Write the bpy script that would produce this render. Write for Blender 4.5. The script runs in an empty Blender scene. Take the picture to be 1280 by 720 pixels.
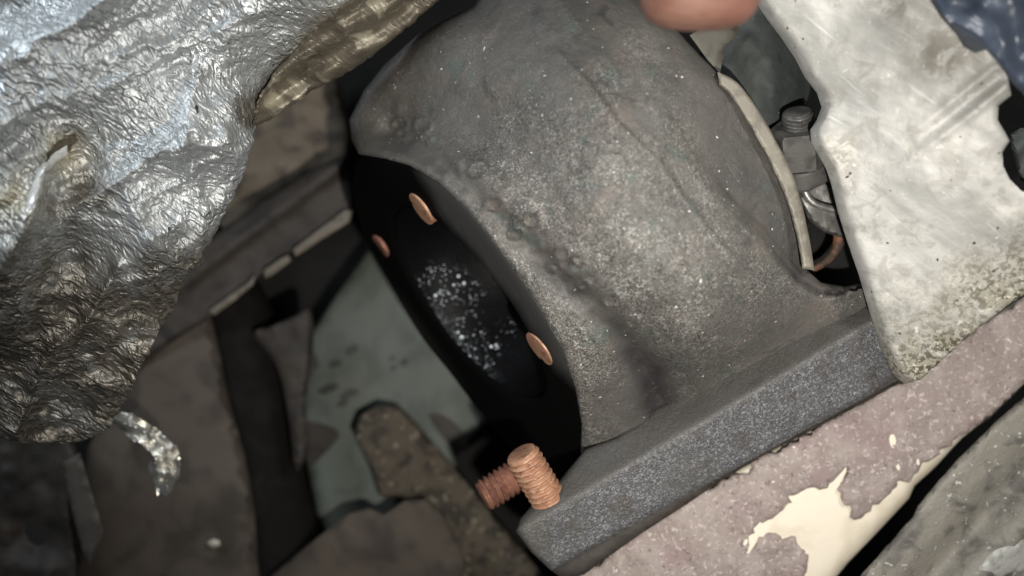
import bpy, math, random
import numpy as np
from mathutils import Vector, noise as mnoise
from mathutils.geometry import delaunay_2d_cdt

random.seed(7)
rng = np.random.default_rng(7)
SC = bpy.context.scene
COL = SC.collection
S = 0.0002            # one working unit is 0.2 mm
D = 1250.0            # camera height above the z = 0 plane, in working units (250 mm)

# ------------------------------------------------------------------ camera, world, lamps, exposure
cam = bpy.data.cameras.new('camera')
cam_o = bpy.data.objects.new('camera', cam); COL.objects.link(cam_o)
cam_o.location = (0, 0, D * S)
cam.sensor_width = 36.0
cam.lens = 36.0 * D / 1280.0
cam.clip_start = 0.005; cam.clip_end = 5.0
cam.dof.use_dof = True
cam.dof.focus_distance = (D - 40) * S
cam.dof.aperture_fstop = 7.0
SC.camera = cam_o

world = bpy.data.worlds.new('World'); SC.world = world
world.use_nodes = True
bg = world.node_tree.nodes['Background']
bg.inputs['Color'].default_value = (0.62, 0.72, 0.80, 1)
bg.inputs['Strength'].default_value = 0.035

def lamp(name, kind, loc, energy, color, size=None, target=None, radius=None):
    l = bpy.data.lights.new(name, kind); l.energy = energy; l.color = color
    if size: l.shape = 'RECTANGLE'; l.size, l.size_y = size[0] * S, size[1] * S
    if radius: l.shadow_soft_size = radius * S
    o = bpy.data.objects.new(name, l); COL.objects.link(o)
    o.location = Vector(loc) * S
    if target:
        o.rotation_euler = (Vector(target) - Vector(loc)).to_track_quat('-Z', 'Y').to_euler()
    return o, l
# the torch held just below the lens
flash_o, flash = lamp('torch_lamp', 'SPOT', (150, -230, 1215), 3.25, (1.0, 0.955, 0.885), target=(170, 20, 0), radius=14)
flash.spot_size = math.radians(77); flash.spot_blend = 1.0
# soft cool light of the workshop coming over the upper left of the bay
lamp('workshop_lamp', 'AREA', (-1150, 900, 900), 0.5, (0.84, 0.92, 1.0), size=(900, 500), target=(-350, 150, 0))
# added unseen lamp, set so the pale plate mirrors it and brightens
lamp('added_plate_lamp', 'AREA', (880, 650, 1400), 0.62, (1.0, 0.985, 0.95), size=(500, 300), target=(450, 150, 100))

SC.view_settings.view_transform = 'Standard'
SC.view_settings.look = 'None'
SC.view_settings.exposure = 0.0
SC.view_settings.gamma = 1.0
SC.view_settings.use_curve_mapping = False
SC.render.engine = 'CYCLES'
SC.cycles.max_bounces = 6
SC.cycles.use_denoising = True

# ------------------------------------------------------------------ helpers: numbers
def W(px, py, z):
    px = np.asarray(px, float); py = np.asarray(py, float); z = np.asarray(z, float)
    k = (D - z) / D
    return np.stack([(px - 640) * k, (360 - py) * k, z + 0 * px], -1)

def _hash(ix, iy, seed):
    n = (ix * 374761393 + iy * 668265263 + seed * 1442695041) & 0x7fffffff
    n = ((n ^ (n >> 13)) * 1274126177) & 0x7fffffff
    return ((n ^ (n >> 16)) & 0xffff) / 65535.0
def vnoise(x, y, seed=0):
    ix = np.floor(x).astype(np.int64); iy = np.floor(y).astype(np.int64)
    fx = x - ix; fy = y - iy
    fx = fx * fx * fx * (fx * (fx * 6 - 15) + 10); fy = fy * fy * fy * (fy * (fy * 6 - 15) + 10)
    a = _hash(ix, iy, seed); b = _hash(ix + 1, iy, seed); c = _hash(ix, iy + 1, seed); d = _hash(ix + 1, iy + 1, seed)
    return (a + (b - a) * fx + (c - a) * fy + (a - b - c + d) * fx * fy) * 2 - 1
def fbm(x, y, size, octs=3, seed=0):
    t = 0; a = 1; s = 1.0 / size
    for k in range(octs):
        t = t + a * vnoise(x * s + 31.7 * k, y * s - 17.3 * k, seed + k); a *= 0.5; s *= 2.03
    return t
def ridge(x, y, size, seed=0):
    return 1 - np.abs(vnoise(x / size, y / size, seed)) * 2
def rotxy(x, y, deg, sx=1, sy=1):
    a = math.radians(deg); return (x * math.cos(a) + y * math.sin(a)) * sx, (-x * math.sin(a) + y * math.cos(a)) * sy

class TPS:
    def __init__(self, pts, lam=0.0):
        p = np.array(pts, float); self.c = p[:, :2] / 100
        n = len(p); d = np.linalg.norm(self.c[:, None] - self.c[None], axis=-1)
        K = self.k(d) + lam * np.eye(n); P = np.c_[np.ones(n), self.c]
        A = np.block([[K, P], [P.T, np.zeros((3, 3))]])
        self.w = np.linalg.solve(A, np.r_[p[:, 2], 0, 0, 0])
    @staticmethod
    def k(d):
        return np.where(d > 1e-9, d * d * np.log(np.maximum(d, 1e-9)), 0)
    def __call__(self, x, y):
        q = np.stack([np.asarray(x, float), np.asarray(y, float)], -1) / 100
        d = np.linalg.norm(q[:, None] - self.c[None], axis=-1)
        n = len(self.c)
        return self.k(d) @ self.w[:n] + self.w[n] + q @ self.w[n + 1:]

def catmull(P, n=8, closed=True):
    P = np.array(P, float); out = []
    m = len(P)
    for i in range(m if closed else m - 1):
        p0, p1, p2, p3 = (P[(i + j - 1) % m] if closed else P[min(max(i + j - 1, 0), m - 1)] for j in range(4))
        for k in range(n):
            t = k / n
            out.append(0.5 * (2 * p1 + (p2 - p0) * t + (2 * p0 - 5 * p1 + 4 * p2 - p3) * t * t + (3 * p1 - p0 - 3 * p2 + p3) * t ** 3))
    if not closed: out.append(P[-1])
    return np.array(out)

def resample(P, step):
    """closed polygon with a third column (edge radius) -> points about one step apart, corners kept"""
    out = []
    m = len(P)
    for i in range(m):
        a, b = P[i], P[(i + 1) % m]
        n = max(1, int(round(np.linalg.norm(b[:2] - a[:2]) / step)))
        for k in range(n): out.append(a + (b - a) * k / n)
    return np.array(out)

def inside(P, x, y):
    r = np.zeros(x.shape, bool); m = len(P); j = m - 1
    for i in range(m):
        xi, yi = P[i, 0], P[i, 1]; xj, yj = P[j, 0], P[j, 1]
        if yi != yj:
            c = ((yi > y) != (yj > y)) & (x < (xj - xi) * (y - yi) / (yj - yi) + xi)
            r ^= c
        j = i
    return r

def edge_dist(P, x, y):
    """distance to the outline, and the edge radius there"""
    best = np.full(x.shape, 1e9); rad = np.zeros(x.shape)
    m = len(P)
    for i in range(m):
        a, b = P[i], P[(i + 1) % m]
        dx, dy = b[0] - a[0], b[1] - a[1]; L = dx * dx + dy * dy + 1e-12
        t = np.clip(((x - a[0]) * dx + (y - a[1]) * dy) / L, 0, 1)
        d = np.hypot(x - a[0] - t * dx, y - a[1] - t * dy)
        u = d < best
        best[u] = d[u]; rad[u] = (a[2] + (b[2] - a[2]) * t)[u]
    return best, rad

def surf(poly, zf, step=6, thick=20, radius=0, smooth=False, rough_edge=0, squash=1.0, inset=0.0, seed=1, flare=None):
    """a solid sheet: outline + height function -> verts (working units), faces. zf(px, py, d)"""
    P = np.array([list(p) + [radius] if len(p) == 2 else list(p) for p in poly], float)
    if smooth: P = catmull(P, 6)
    P = resample(P, step)
    if rough_edge:
        P[:, 0] += fbm(P[:, 0], P[:, 1], step * 2.2, 2, seed) * rough_edge
        P[:, 1] += fbm(P[:, 0] + 500, P[:, 1], step * 2.2, 2, seed + 9) * rough_edge
    x0, y0 = P[:, 0].min(), P[:, 1].min(); x1, y1 = P[:, 0].max(), P[:, 1].max()
    gx, gy = np.meshgrid(np.arange(x0, x1, step), np.arange(y0, y1, step * 0.866))
    gx[1::2] += step / 2
    gx = gx.ravel() + rng.uniform(-.12, .12, gx.size) * step; gy = gy.ravel() + rng.uniform(-.12, .12, gy.size) * step
    k = inside(P, gx, gy); gx, gy = gx[k], gy[k]
    if len(gx):
        d, _ = edge_dist(P, gx, gy); k = d > step * 0.45; gx, gy = gx[k], gy[k]
    n = len(P)
    pts = [Vector((a, b)) for a, b in zip(np.r_[P[:, 0], gx], np.r_[P[:, 1], gy])]
    vs, es, fs, ov, oe, of = delaunay_2d_cdt(pts, [(i, (i + 1) % n) for i in range(n)], [], 1, 1e-4)
    X = np.array([v.x for v in vs]); Y = np.array([v.y for v in vs])
    d, r = edge_dist(P, X, Y)
    z = zf(X, Y, d)
    rr = np.maximum(r, 1e-6); t = np.clip(1 - d / rr, 0, 1)
    z = z - np.where(r > 0, rr * squash * (1 - np.sqrt(np.maximum(1 - t * t, 0))), 0)
    top = W(X, Y, z)
    # orientation: picture y runs down
    T = []
    for f in fs:
        a, b, c = f[:3]
        s = (X[b] - X[a]) * (Y[c] - Y[a]) - (X[c] - X[a]) * (Y[b] - Y[a])
        T.append((a, c, b) if s > 0 else (a, b, c))
    N = len(X)
    zb = z - (thick if not callable(thick) else thick(X, Y))
    bx, by = X.copy(), Y.copy()
    if flare is not None:
        bx = X + flare[0]; by = Y + flare[1]
    bot = W(bx, by, zb)
    if flare == 0: pass
    F = list(T) + [(a + N, c + N, b + N) for a, b, c in T]
    cnt = {}
    for a, b, c in T:
        for e in ((a, b), (b, c), (c, a)): cnt[e] = cnt.get(e, 0) + 1
    for (a, b) in list(cnt):
        if (b, a) not in cnt: F.append((b, a, a + N, b + N))
    return np.r_[top, bot], F

def revolve(prof, origin, axis, seg=24, ref=(0.31, 0.52, 0.8)):
    """prof: list of (distance along axis, radius)"""
    o = Vector(origin); a = Vector(axis).normalized(); u = a.cross(Vector(ref)).normalized(); v = a.cross(u)
    V = []; F = []
    for (h, r) in prof:
        for k in range(seg):
            t = 2 * math.pi * k / seg
            V.append(o + a * h + (u * math.cos(t) + v * math.sin(t)) * r)
    for i in range(len(prof) - 1):
        for k in range(seg):
            b = (k + 1) % seg
            F.append((i * seg + k, i * seg + b, (i + 1) * seg + b, (i + 1) * seg + k))
    F.append(tuple(range(seg))[::-1]); F.append(tuple((len(prof) - 1) * seg + k for k in range(seg)))
    return np.array([list(p) for p in V]), F

def thread(origin, axis, length, r, pitch, seg=28, chamfer=0.5, ref=(0.31, 0.52, 0.8)):
    """a real helical thread with a chamfered end"""
    o = Vector(origin); a = Vector(axis).normalized(); u = a.cross(Vector(ref)).normalized(); v = a.cross(u)
    rows = int(length / pitch * 10); V = []; F = []
    for i in range(rows + 1):
        for k in range(seg):
            t = 2 * math.pi * k / seg; h = length * i / rows
            ph = (h / pitch + k / seg) % 1.0
            rad = r * (1 - 0.21 * min(1, max(0, 1.25 * abs(2 * ph - 1) - .12)))
            e = (length - h) / (pitch * chamfer * 2)
            if e < 1: rad = min(rad, r * (0.78 + 0.22 * math.sqrt(max(e, 0))))
            V.append(o + a * h + (u * math.cos(t) + v * math.sin(t)) * rad)
    for i in range(rows):
        for k in range(seg):
            b = (k + 1) % seg
            F.append((i * seg + k, i * seg + b, (i + 1) * seg + b, (i + 1) * seg + k))
    F.append(tuple(range(seg))[::-1]); F.append(tuple(rows * seg + k for k in range(seg)))
    return np.array([list(p) for p in V]), F

def tube(path, radii, seg=16, n=6):
    P = catmull(path, n, False); R = catmull([[r, 0, 0] for r in radii], n, False)[:, 0]
    V = []; F = []
    up = Vector((0.2, 0.3, 1))
    for i in range(len(P)):
        t = Vector(P[min(i + 1, len(P) - 1)] - P[max(i - 1, 0)]).normalized()
        u = t.cross(up).normalized(); v = t.cross(u)
        for k in range(seg):
            q = 2 * math.pi * k / seg
            V.append(Vector(P[i]) + (u * math.cos(q) + v * math.sin(q)) * R[i])
    for i in range(len(P) - 1):
        for k in range(seg):
            b = (k + 1) % seg
            F.append((i * seg + k, (i + 1) * seg + k, (i + 1) * seg + b, i * seg + b))
    F.append(tuple(range(seg))); F.append(tuple((len(P) - 1) * seg + k for k in range(seg))[::-1])
    return np.array([list(p) for p in V]), F

# ------------------------------------------------------------------ helpers: objects
def obj(name, VF, material, parent=None, sharp=40, label=None):
    V, F = VF
    V = np.asarray(V, float)
    c = V.mean(0)
    me = bpy.data.meshes.new(name)
    me.from_pydata([tuple(p) for p in (V - c) * S], [], [tuple(f) for f in F])
    me.validate(); me.update()
    me.polygons.foreach_set('use_smooth', [True] * len(me.polygons))
    if sharp: me.set_sharp_from_angle(angle=math.radians(sharp))
    me.materials.append(material)
    o = bpy.data.objects.new(name, me); COL.objects.link(o)
    w = Vector(c) * S
    if parent is not None:
        o.parent = parent; o.location = w - wloc(parent)
    else: o.location = w
    if label: o['label'] = label
    return o
def wloc(o):
    v = o.location.copy()
    while o.parent is not None: o = o.parent; v += o.location
    return v
def thing(name, label, cat, at, group=None):
    o = bpy.data.objects.new(name, None); COL.objects.link(o)
    o.empty_display_size = 0.01
    o.location = Vector(W(*at)) * S
    return tag(o, label, cat, group)
def tag(o, label, cat, group=None, kind=None):
    o['label'] = label; o['category'] = cat
    if group: o['group'] = group
    if kind: o['kind'] = kind
    return o

# ------------------------------------------------------------------ helpers: materials
class Mat:
    def __init__(self, name, base, rough=0.6, metal=0.0, spec=0.5):
        m = bpy.data.materials.new(name); m.use_nodes = True
        self.m = m; self.t = m.node_tree; self.b = self.t.nodes['Principled BSDF']
        self.b.inputs['Metallic'].default_value = metal
        self.b.inputs['Roughness'].default_value = rough
        self.b.inputs['Specular IOR Level'].default_value = spec
        self.co = self.t.nodes.new('ShaderNodeTexCoord').outputs['Object']
        rgb = self.t.nodes.new('ShaderNodeRGB'); rgb.outputs[0].default_value = (*base, 1)
        self.col = rgb.outputs[0]; self.nrm = None
    def L(self, a, b): self.t.links.new(a, b)
    def coord(self, size, rot=0, stretch=(1, 1, 1), off=0):
        n = self.t.nodes.new('ShaderNodeMapping')
        n.inputs['Rotation'].default_value = (0, 0, math.radians(rot))
        k = 1 / (size * S)
        n.inputs['Scale'].default_value = (k / stretch[0], k / stretch[1], k / stretch[2])
        n.inputs['Location'].default_value = (off, off * .7, off * .3)
        # rotate first, then stretch
        if rot:
            n.inputs['Rotation'].default_value = (0, 0, 0)
            r = self.t.nodes.new('ShaderNodeVectorRotate'); r.rotation_type = 'Z_AXIS'
            r.inputs['Angle'].default_value = math.radians(rot)
            self.L(self.co, r.inputs['Vector']); self.L(r.outputs[0], n.inputs[0])
        else: self.L(self.co, n.inputs[0])
        return n.outputs[0]
    def noise(self, size, detail=2, dist=0, rot=0, stretch=(1, 1, 1), off=0, rough=.5):
        n = self.t.nodes.new('ShaderNodeTexNoise'); n.inputs['Scale'].default_value = 1
        n.inputs['Detail'].default_value = detail; n.inputs['Distortion'].default_value = dist
        n.inputs['Roughness'].default_value = rough
        self.L(self.coord(size, rot, stretch, off), n.inputs['Vector'])
        return n.outputs['Fac']
    def voro(self, size, feature='F1', off=0, rnd=1):
        n = self.t.nodes.new('ShaderNodeTexVoronoi'); n.feature = feature; n.inputs['Scale'].default_value = 1
        n.inputs['Randomness'].default_value = rnd
        self.L(self.coord(size, 0, (1, 1, 1), off), n.inputs['Vector'])
        return n.outputs['Distance']
    def ramp(self, v, lo, hi, a=0.0, b=1.0):
        n = self.t.nodes.new('ShaderNodeMapRange'); n.interpolation_type = 'SMOOTHSTEP'
        for i, q in zip(('From Min', 'From Max', 'To Min', 'To Max'), (lo, hi, a, b)): n.inputs[i].default_value = q
        self.L(v, n.inputs['Value']); return n.outputs[0]
    def mul(self, a, b, op='MULTIPLY'):
        n = self.t.nodes.new('ShaderNodeMath'); n.operation = op
        for i, q in enumerate((a, b)):
            if isinstance(q, (int, float)): n.inputs[i].default_value = q
            else: self.L(q, n.inputs[i])
        return n.outputs[0]
    def mix(self, fac, color):
        n = self.t.nodes.new('ShaderNodeMix'); n.data_type = 'RGBA'
        if isinstance(fac, (int, float)): n.inputs[0].default_value = fac
        else: self.L(fac, n.inputs[0])
        self.L(self.col, n.inputs[6]); n.inputs[7].default_value = (*color, 1)
        self.col = n.outputs[2]; return self
    def blob(self, wx, wy, r, edge=None, off=0.0, axis=None):
        """0..1 mask round a place on the object given in object units"""
        raise NotImplementedError
    def bump(self, h, dist, strength=1.0):
        n = self.t.nodes.new('ShaderNodeBump'); n.inputs['Distance'].default_value = dist * S
        n.inputs['Strength'].default_value = strength
        self.L(h, n.inputs['Height'])
        if self.nrm: self.L(self.nrm, n.inputs['Normal'])
        self.nrm = n.outputs[0]; return self
    def attr(self, name):
        n = self.t.nodes.new('ShaderNodeAttribute'); n.attribute_name = name; return n.outputs['Fac']
    def rough(self, v): self.L(v, self.b.inputs['Roughness']); return self
    def metal(self, v): self.L(v, self.b.inputs['Metallic']); return self
    def done(self):
        self.L(self.col, self.b.inputs['Base Color'])
        if self.nrm: self.L(self.nrm, self.b.inputs['Normal'])
        return self.m

def paint(o, name, fn):
    """a per-vertex mask for wear from a function of place in working units"""
    me = o.data; n = len(me.vertices); co = np.empty(n * 3); me.vertices.foreach_get('co', co)
    w = co.reshape(-1, 3) / S + np.array(wloc(o)) / S
    k = D / (D - w[:, 2])
    a = me.attributes.new(name, 'FLOAT', 'POINT')
    a.data.foreach_set('value', np.clip(fn(640 + w[:, 0] * k, 360 - w[:, 1] * k, w[:, 2]), 0, 1).astype(np.float32))

def m_cast():
    m = Mat('sand_cast_iron', (0.108, 0.100, 0.090), 0.5, 0.0, 0.5)
    mid = m.noise(26, 3, .4, off=5); lightened = m.attr('lightened')
    m.mix(m.ramp(m.noise(80, 4, .6), .42, .68), (0.082, 0.079, 0.073))
    m.mix(m.ramp(m.noise(46, 3, .8, off=9), .58, .70, 0, .6), (0.070, 0.098, 0.086))
    m.mix(m.ramp(m.noise(60, 3, .5, off=19), .56, .72, 0, .4), (0.135, 0.106, 0.088))
    m.mix(m.ramp(m.noise(34, 4, 1.0, off=29), .60, .70, 0, .6), (0.045, 0.042, 0.040))
    g1 = m.noise(3.2, 2, 1.6); g2 = m.noise(3.0, 2, 1.2, off=3)
    m.mix(m.mul(m.ramp(g1, .50, .66), m.mul(lightened, m.ramp(mid, .32, .62, .35, .95))), (0.37, 0.352, 0.322))  # pale grain carries the pool of light on the dome
    m.mix(m.mul(m.ramp(g2, .52, .66), m.ramp(lightened, 0, 1, .20, .88)), (0.030, 0.033, 0.030))
    m.mix(m.attr('dark_tone'), (0.034, 0.032, 0.033))  # shade of groove and crease mixed into the colour
    m.mix(m.mul(m.ramp(m.noise(5, 0, off=11), .80, .84), m.ramp(m.noise(50, 2, off=14), .45, .6)), (0.6, 0.58, 0.55))
    m.mix(m.ramp(m.noise(14, 2, .3, rot=-38, stretch=(9, .22, 1), off=41), .70, .76, 0, .45), (0.25, 0.235, 0.21))
    m.rough(m.ramp(m.noise(60, 3, off=6), .3, .7, .42, .62))
    m.bump(g1, 1.5, .8).bump(m.noise(11, 3, .5, off=2), 1.6, .5).bump(m.noise(30, 4, .6), 3.2, .45)
    return m.done()
def m_flange():
    m = Mat('blue_grey_cast_iron', (0.078, 0.079, 0.083), 0.5, 0.0, 0.4)
    m.mix(m.ramp(m.noise(60, 2), .45, .65), (0.075, 0.076, 0.083))
    m.mix(m.ramp(m.noise(3.4, 2, 1.3), .50, .64, 0, .85), (0.245, 0.247, 0.252))
    m.mix(m.ramp(m.noise(3.2, 2, 1, off=4), .54, .66, 0, .6), (0.03, 0.03, 0.033))
    m.mix(m.ramp(m.noise(36, 4, .8, off=14), .56, .68, 0, .6), (0.062, 0.052, 0.045))
    m.mix(m.attr('dark_tone'), (0.078, 0.073, 0.066))  # smooth brown-grey tone on the back strip and left end
    m.bump(m.noise(4.4, 2, 1.3), 2.0, .8).bump(m.noise(25, 2), 3, .4)
    return m.done()
def m_plain(name, base, rough=.6, metal=0, var=None, vsize=40, lo=.45, hi=.65, grain=6, gb=1.0, spec=.4, spots=None):
    m = Mat(name, base, rough, metal, spec)
    if var: m.mix(m.ramp(m.noise(vsize, 4, .4), lo, hi), var)
    if spots: m.mix(m.ramp(m.noise(spots[1], 2, .3, off=7), spots[2], spots[2] + .06), spots[0])
    if grain: m.bump(m.noise(grain, 3, .5), gb, .7)
    return m.done()
def m_foil():
    m = Mat('embossed_aluminium_foil', (0.56, 0.585, 0.59), 0.40, .72)
    dirt = m.attr('dirt'); n = m.noise(55, 4, .5)
    worm = m.noise(15, 1, 1.1, rot=35, stretch=(2.1, .62, 1))
    worm2 = m.noise(11, 1, 1.2, rot=70, stretch=(1.9, .65, 1), off=6)
    mask = m.ramp(m.mul(dirt, m.ramp(n, .25, .7, .55, 1.25)), .15, .95)
    m.mix(m.mul(mask, .88), (0.27, 0.235, 0.185))
    m.mix(m.mul(m.attr('gold'), .75), (0.52, 0.44, 0.26))
    m.mix(m.mul(m.ramp(worm, .58, .45), m.ramp(mask, 0, 1, .10, .55)), (0.06, 0.055, 0.048))
    m.mix(m.ramp(m.noise(16, 2, off=13), .72, .75), (0.05, 0.055, 0.055))
    m.rough(m.ramp(m.noise(40, 3, off=2), .3, .7, .42, .56))
    m.bump(m.mul(m.ramp(worm, .36, .62), m.ramp(m.noise(70, 2, off=33), .35, .6, .35, 1)), 3.4, .75).bump(m.ramp(worm2, .35, .65), 1.8, .55)
    return m.done()
def m_fold():
    m = Mat('stained_brown_foil', (0.14, 0.12, 0.09), 0.45, .4)
    m.mix(m.ramp(m.noise(36, 3, .6, rot=35, stretch=(2, .6, 1)), .5, .66), (0.36, 0.33, 0.25))  # pale streaks put highlights into the foil colour
    m.mix(m.ramp(m.noise(50, 3, off=5), .52, .68), (0.07, 0.058, 0.045))
    m.bump(m.noise(12, 2, 1.0, rot=35, stretch=(2, .7, 1)), 3, .7); return m.done()
def m_plate():
    m = Mat('weathered_aluminium_plate', (0.49, 0.48, 0.45), 0.55, 0.2, 0.4)
    m.mix(m.ramp(m.noise(90, 7, .3, rot=35, stretch=(2, .6, 1), rough=.62), .42, .62), (0.34, 0.337, 0.318))
    m.mix(m.ramp(m.noise(26, 7, .4, off=51, rough=.65), .50, .62, 0, .6), (0.30, 0.29, 0.26))
    m.mix(m.ramp(m.noise(18, 3, .2, rot=40, stretch=(6, .3, 1), off=61), .62, .72, 0, .5), (0.60, 0.60, 0.57))
    g = m.attr('grime')
    gn = m.noise(7, 4, .6); gn2 = m.noise(28, 3, .5, off=4)
    m.mix(m.mul(g, m.ramp(gn2, .25, .6, .45, 1)), (0.27, 0.25, 0.19))
    m.mix(m.mul(m.ramp(gn, .46, .58), m.mul(g, 1.0)), (0.085, 0.075, 0.05))
    m.mix(m.mul(m.ramp(m.noise(5, 2, off=8), .56, .66), m.mul(g, .8)), (0.62, 0.58, 0.47))
    m.mix(m.mul(m.attr('stain'), m.ramp(m.noise(16, 4, .8, off=3), .42, .58)), (0.20, 0.185, 0.16))
    m.mix(m.ramp(m.noise(11, 1, off=21), .76, .79), (0.07, 0.07, 0.065))
    m.mix(m.ramp(m.noise(9, 2, off=31), .68, .75, 0, .6), (0.62, 0.62, 0.59))
    m.bump(m.noise(6, 4, .5), .7, .6).bump(m.noise(45, 3), 1.5, .4)
    return m.done()
def m_rust():
    m = Mat('pinkish_rust_crust', (0.275, 0.228, 0.21), 0.85, 0, .25)
    m.mix(m.ramp(m.noise(40, 4, .4), .42, .62), (0.335, 0.285, 0.265))
    m.mix(m.ramp(m.noise(65, 3, off=4), .52, .7, 0, .7), (0.27, 0.20, 0.195))
    m.mix(m.ramp(m.noise(6, 3, .8, off=2), .56, .68, 0, .75), (0.55, 0.48, 0.46))
    m.mix(m.ramp(m.noise(6, 3, .8, off=12), .60, .72, 0, .8), (0.13, 0.09, 0.09))
    m.mix(m.ramp(m.noise(8, 1, off=15), .77, .80), (0.70, 0.66, 0.62))
    m.bump(m.noise(7, 4, .7), 3.0, .8).bump(m.noise(22, 3, .4), 4, .5)
    return m.done()
def m_copper():
    m = Mat('copper_coated_steel', (0.40, 0.225, 0.138), 0.5, 0.12, .5)
    m.mix(m.ramp(m.noise(14, 3), .4, .65), (0.33, 0.165, 0.10))
    m.mix(m.ramp(m.noise(7, 4, .5, off=5), .54, .66, 0, .8), (0.20, 0.09, 0.06))
    m.bump(m.noise(5, 3), .6, .5)
    return m.done()
def m_shaded_rusty_copper():
    m = Mat('shaded_rusty_copper', (0.25, 0.115, 0.075), 0.6, 0.1, .35)  # darker rusty copper; the rear stud's shade is in the colour
    m.mix(m.ramp(m.noise(12, 3), .42, .62), (0.17, 0.075, 0.055)); m.mix(m.ramp(m.noise(6, 3, off=3), .55, .7), (0.36, 0.18, 0.11))
    m.bump(m.noise(5, 3), .8, .6); return m.done()
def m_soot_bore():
    m = Mat('oily_soot_glints', (0.003, 0.003, 0.0035), 0.40, 0, .13)
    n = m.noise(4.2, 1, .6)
    glint_mask = m.attr('glint_mask')
    big = m.mul(m.mul(m.ramp(glint_mask, .35, .6), m.ramp(m.voro(9.5, off=3), .27, .20)), m.ramp(m.noise(24, 1, off=14), .50, .56))
    small = m.mul(m.mul(m.ramp(glint_mask, .15, .5), m.ramp(m.voro(4.2), .26, .18)), m.ramp(m.noise(15, 2, off=4), .40, .56))
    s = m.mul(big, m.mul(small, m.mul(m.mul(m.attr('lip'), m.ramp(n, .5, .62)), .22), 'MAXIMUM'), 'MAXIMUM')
    m.mix(s, (0.80, 0.88, 0.95))  # glints of light painted pale over the soot
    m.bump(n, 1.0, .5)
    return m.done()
def m_skin():
    m = Mat('bare_skin', (0.21, 0.112, 0.083), 0.6, 0, .25)
    m.b.inputs['Subsurface Weight'].default_value = .15
    m.b.inputs['Subsurface Radius'].default_value = (.004, .0015, .0008)
    m.mix(m.ramp(m.noise(60, 3), .42, .62), (0.17, 0.08, 0.06))
    m.bump(m.noise(8, 3, rot=0, stretch=(4, .5, 1)), 2.5, .7).bump(m.noise(30, 2), 4, .5)
    return m.done()
def m_blue():
    m = Mat('dark_blue_glossy_film', (0.03, 0.04, 0.065), 0.38, 0, .6)
    m.mix(m.ramp(m.noise(60, 3, .5), .42, .6), (0.055, 0.07, 0.10))
    m.bump(m.noise(60, 1, .8), 5, .5)
    return m.done()

CAST = m_cast(); FLANGE = m_flange(); FOIL = m_foil(); PLATE = m_plate(); RUST = m_rust()
COPPER = m_copper(); BORE = m_soot_bore(); SHADE_COPPER = m_shaded_rusty_copper(); SKIN = m_skin(); BLUE = m_blue()
def m_soot_shade_face():
    m = Mat('soot_and_shade_face', (0.05, 0.049, 0.047), .7, 0, .05)
    m.mix(m.attr('dark_tone'), (0.0025, 0.0024, 0.0024)); m.bump(m.noise(9, 3), .6, .5); return m.done()  # soot, plus shade of the left side put into the colour
SOOT_SHADE = m_soot_shade_face()
STEEL = m_plain('dull_beige_steel', (0.17, 0.155, 0.125), .5, .2, (0.11, 0.10, 0.08), 30, grain=5, gb=.6)
GREYCAST = m_plain('dark_green_grey_casting', (0.050, 0.056, 0.054), .75, 0, (0.034, 0.04, 0.038), 35, grain=9, gb=1.5, spots=((.25, .26, .25), 10, .72))
NUTM = m_plain('dark_steel', (0.17, 0.165, 0.158), .42, .5, (0.10, 0.098, 0.093), 20, grain=5, gb=.5)
BARE = m_plain('bare_cream_metal', (0.78, 0.71, 0.59), .6, .0, (0.68, 0.61, 0.49), 60, grain=8, gb=.5)
LOWER = m_plain('gritty_grey_casting', (0.215, 0.20, 0.172), .65, 0, (0.11, 0.104, 0.093), 34, grain=6, gb=2, spots=((.42, .42, .38), 8, .66))
PANEL = m_plain('oily_green_grey_panel', (0.10, 0.114, 0.098), .6, 0, (0.070, 0.080, 0.068), 70, grain=12, gb=.6)
BROWN = m_plain('dusty_brown_metal', (0.076, 0.062, 0.049), .8, 0, (0.044, 0.036, 0.029), 70, grain=12, gb=1)
DARKBROWN = m_plain('grimy_dark_brown_metal', (0.034, 0.027, 0.022), .65, 0, (0.018, 0.015, 0.013), 50, grain=14, gb=1.5)
OLIVE = m_plain('mud_caked_metal', (0.080, 0.065, 0.047), .8, 0, (0.032, 0.026, 0.020), 30, grain=12, gb=3, spots=((.2, .18, .13), 12, .62))
RUBBER = m_plain('black_rubber', (0.007, 0.0065, 0.006), .85, 0, (0.012, 0.010, 0.009), 50, grain=20, gb=3, spec=.12)
BLACK = m_plain('deep_grime', (0.010, 0.009, 0.008), .9, 0, (0.006, 0.006, 0.006), 100, grain=0)
ORANGE = m_plain('rusty_orange_steel', (0.05, 0.037, 0.028), .7, 0, (0.20, 0.085, 0.045), 14, grain=6, gb=1)
OILSPOT = m_plain('oil_stain', (0.025, 0.027, 0.024), .5, 0, (0.04, 0.045, 0.04), 20, grain=0)

# ================================================================== THE SETTING
floor_v, floor_f = surf([(-700, -500), (1980, -500), (1980, 1220), (-700, 1220)], lambda x, y, d: -760 + fbm(x, y, 160, 2, 3) * 25, 60, 40)
tag(obj('engine_bay_ground', (floor_v, floor_f), BLACK), 'dark grimy bottom of the engine bay', 'ground', kind='structure')

# ================================================================== TURBINE OUTLET CASTING
CX, CY = 582.0, 382.0
def zface(x, y):           # the plane of the outlet flange
    return -100 + 180 * ((x - CX) * .8 - (y - CY) * .6) / 68.0
casting = thing('turbine_outlet_casting', 'large dark grey sand-cast exhaust elbow with a black round outlet and thick mounting flange', 'exhaust elbow', (860, 380, -40))

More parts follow.
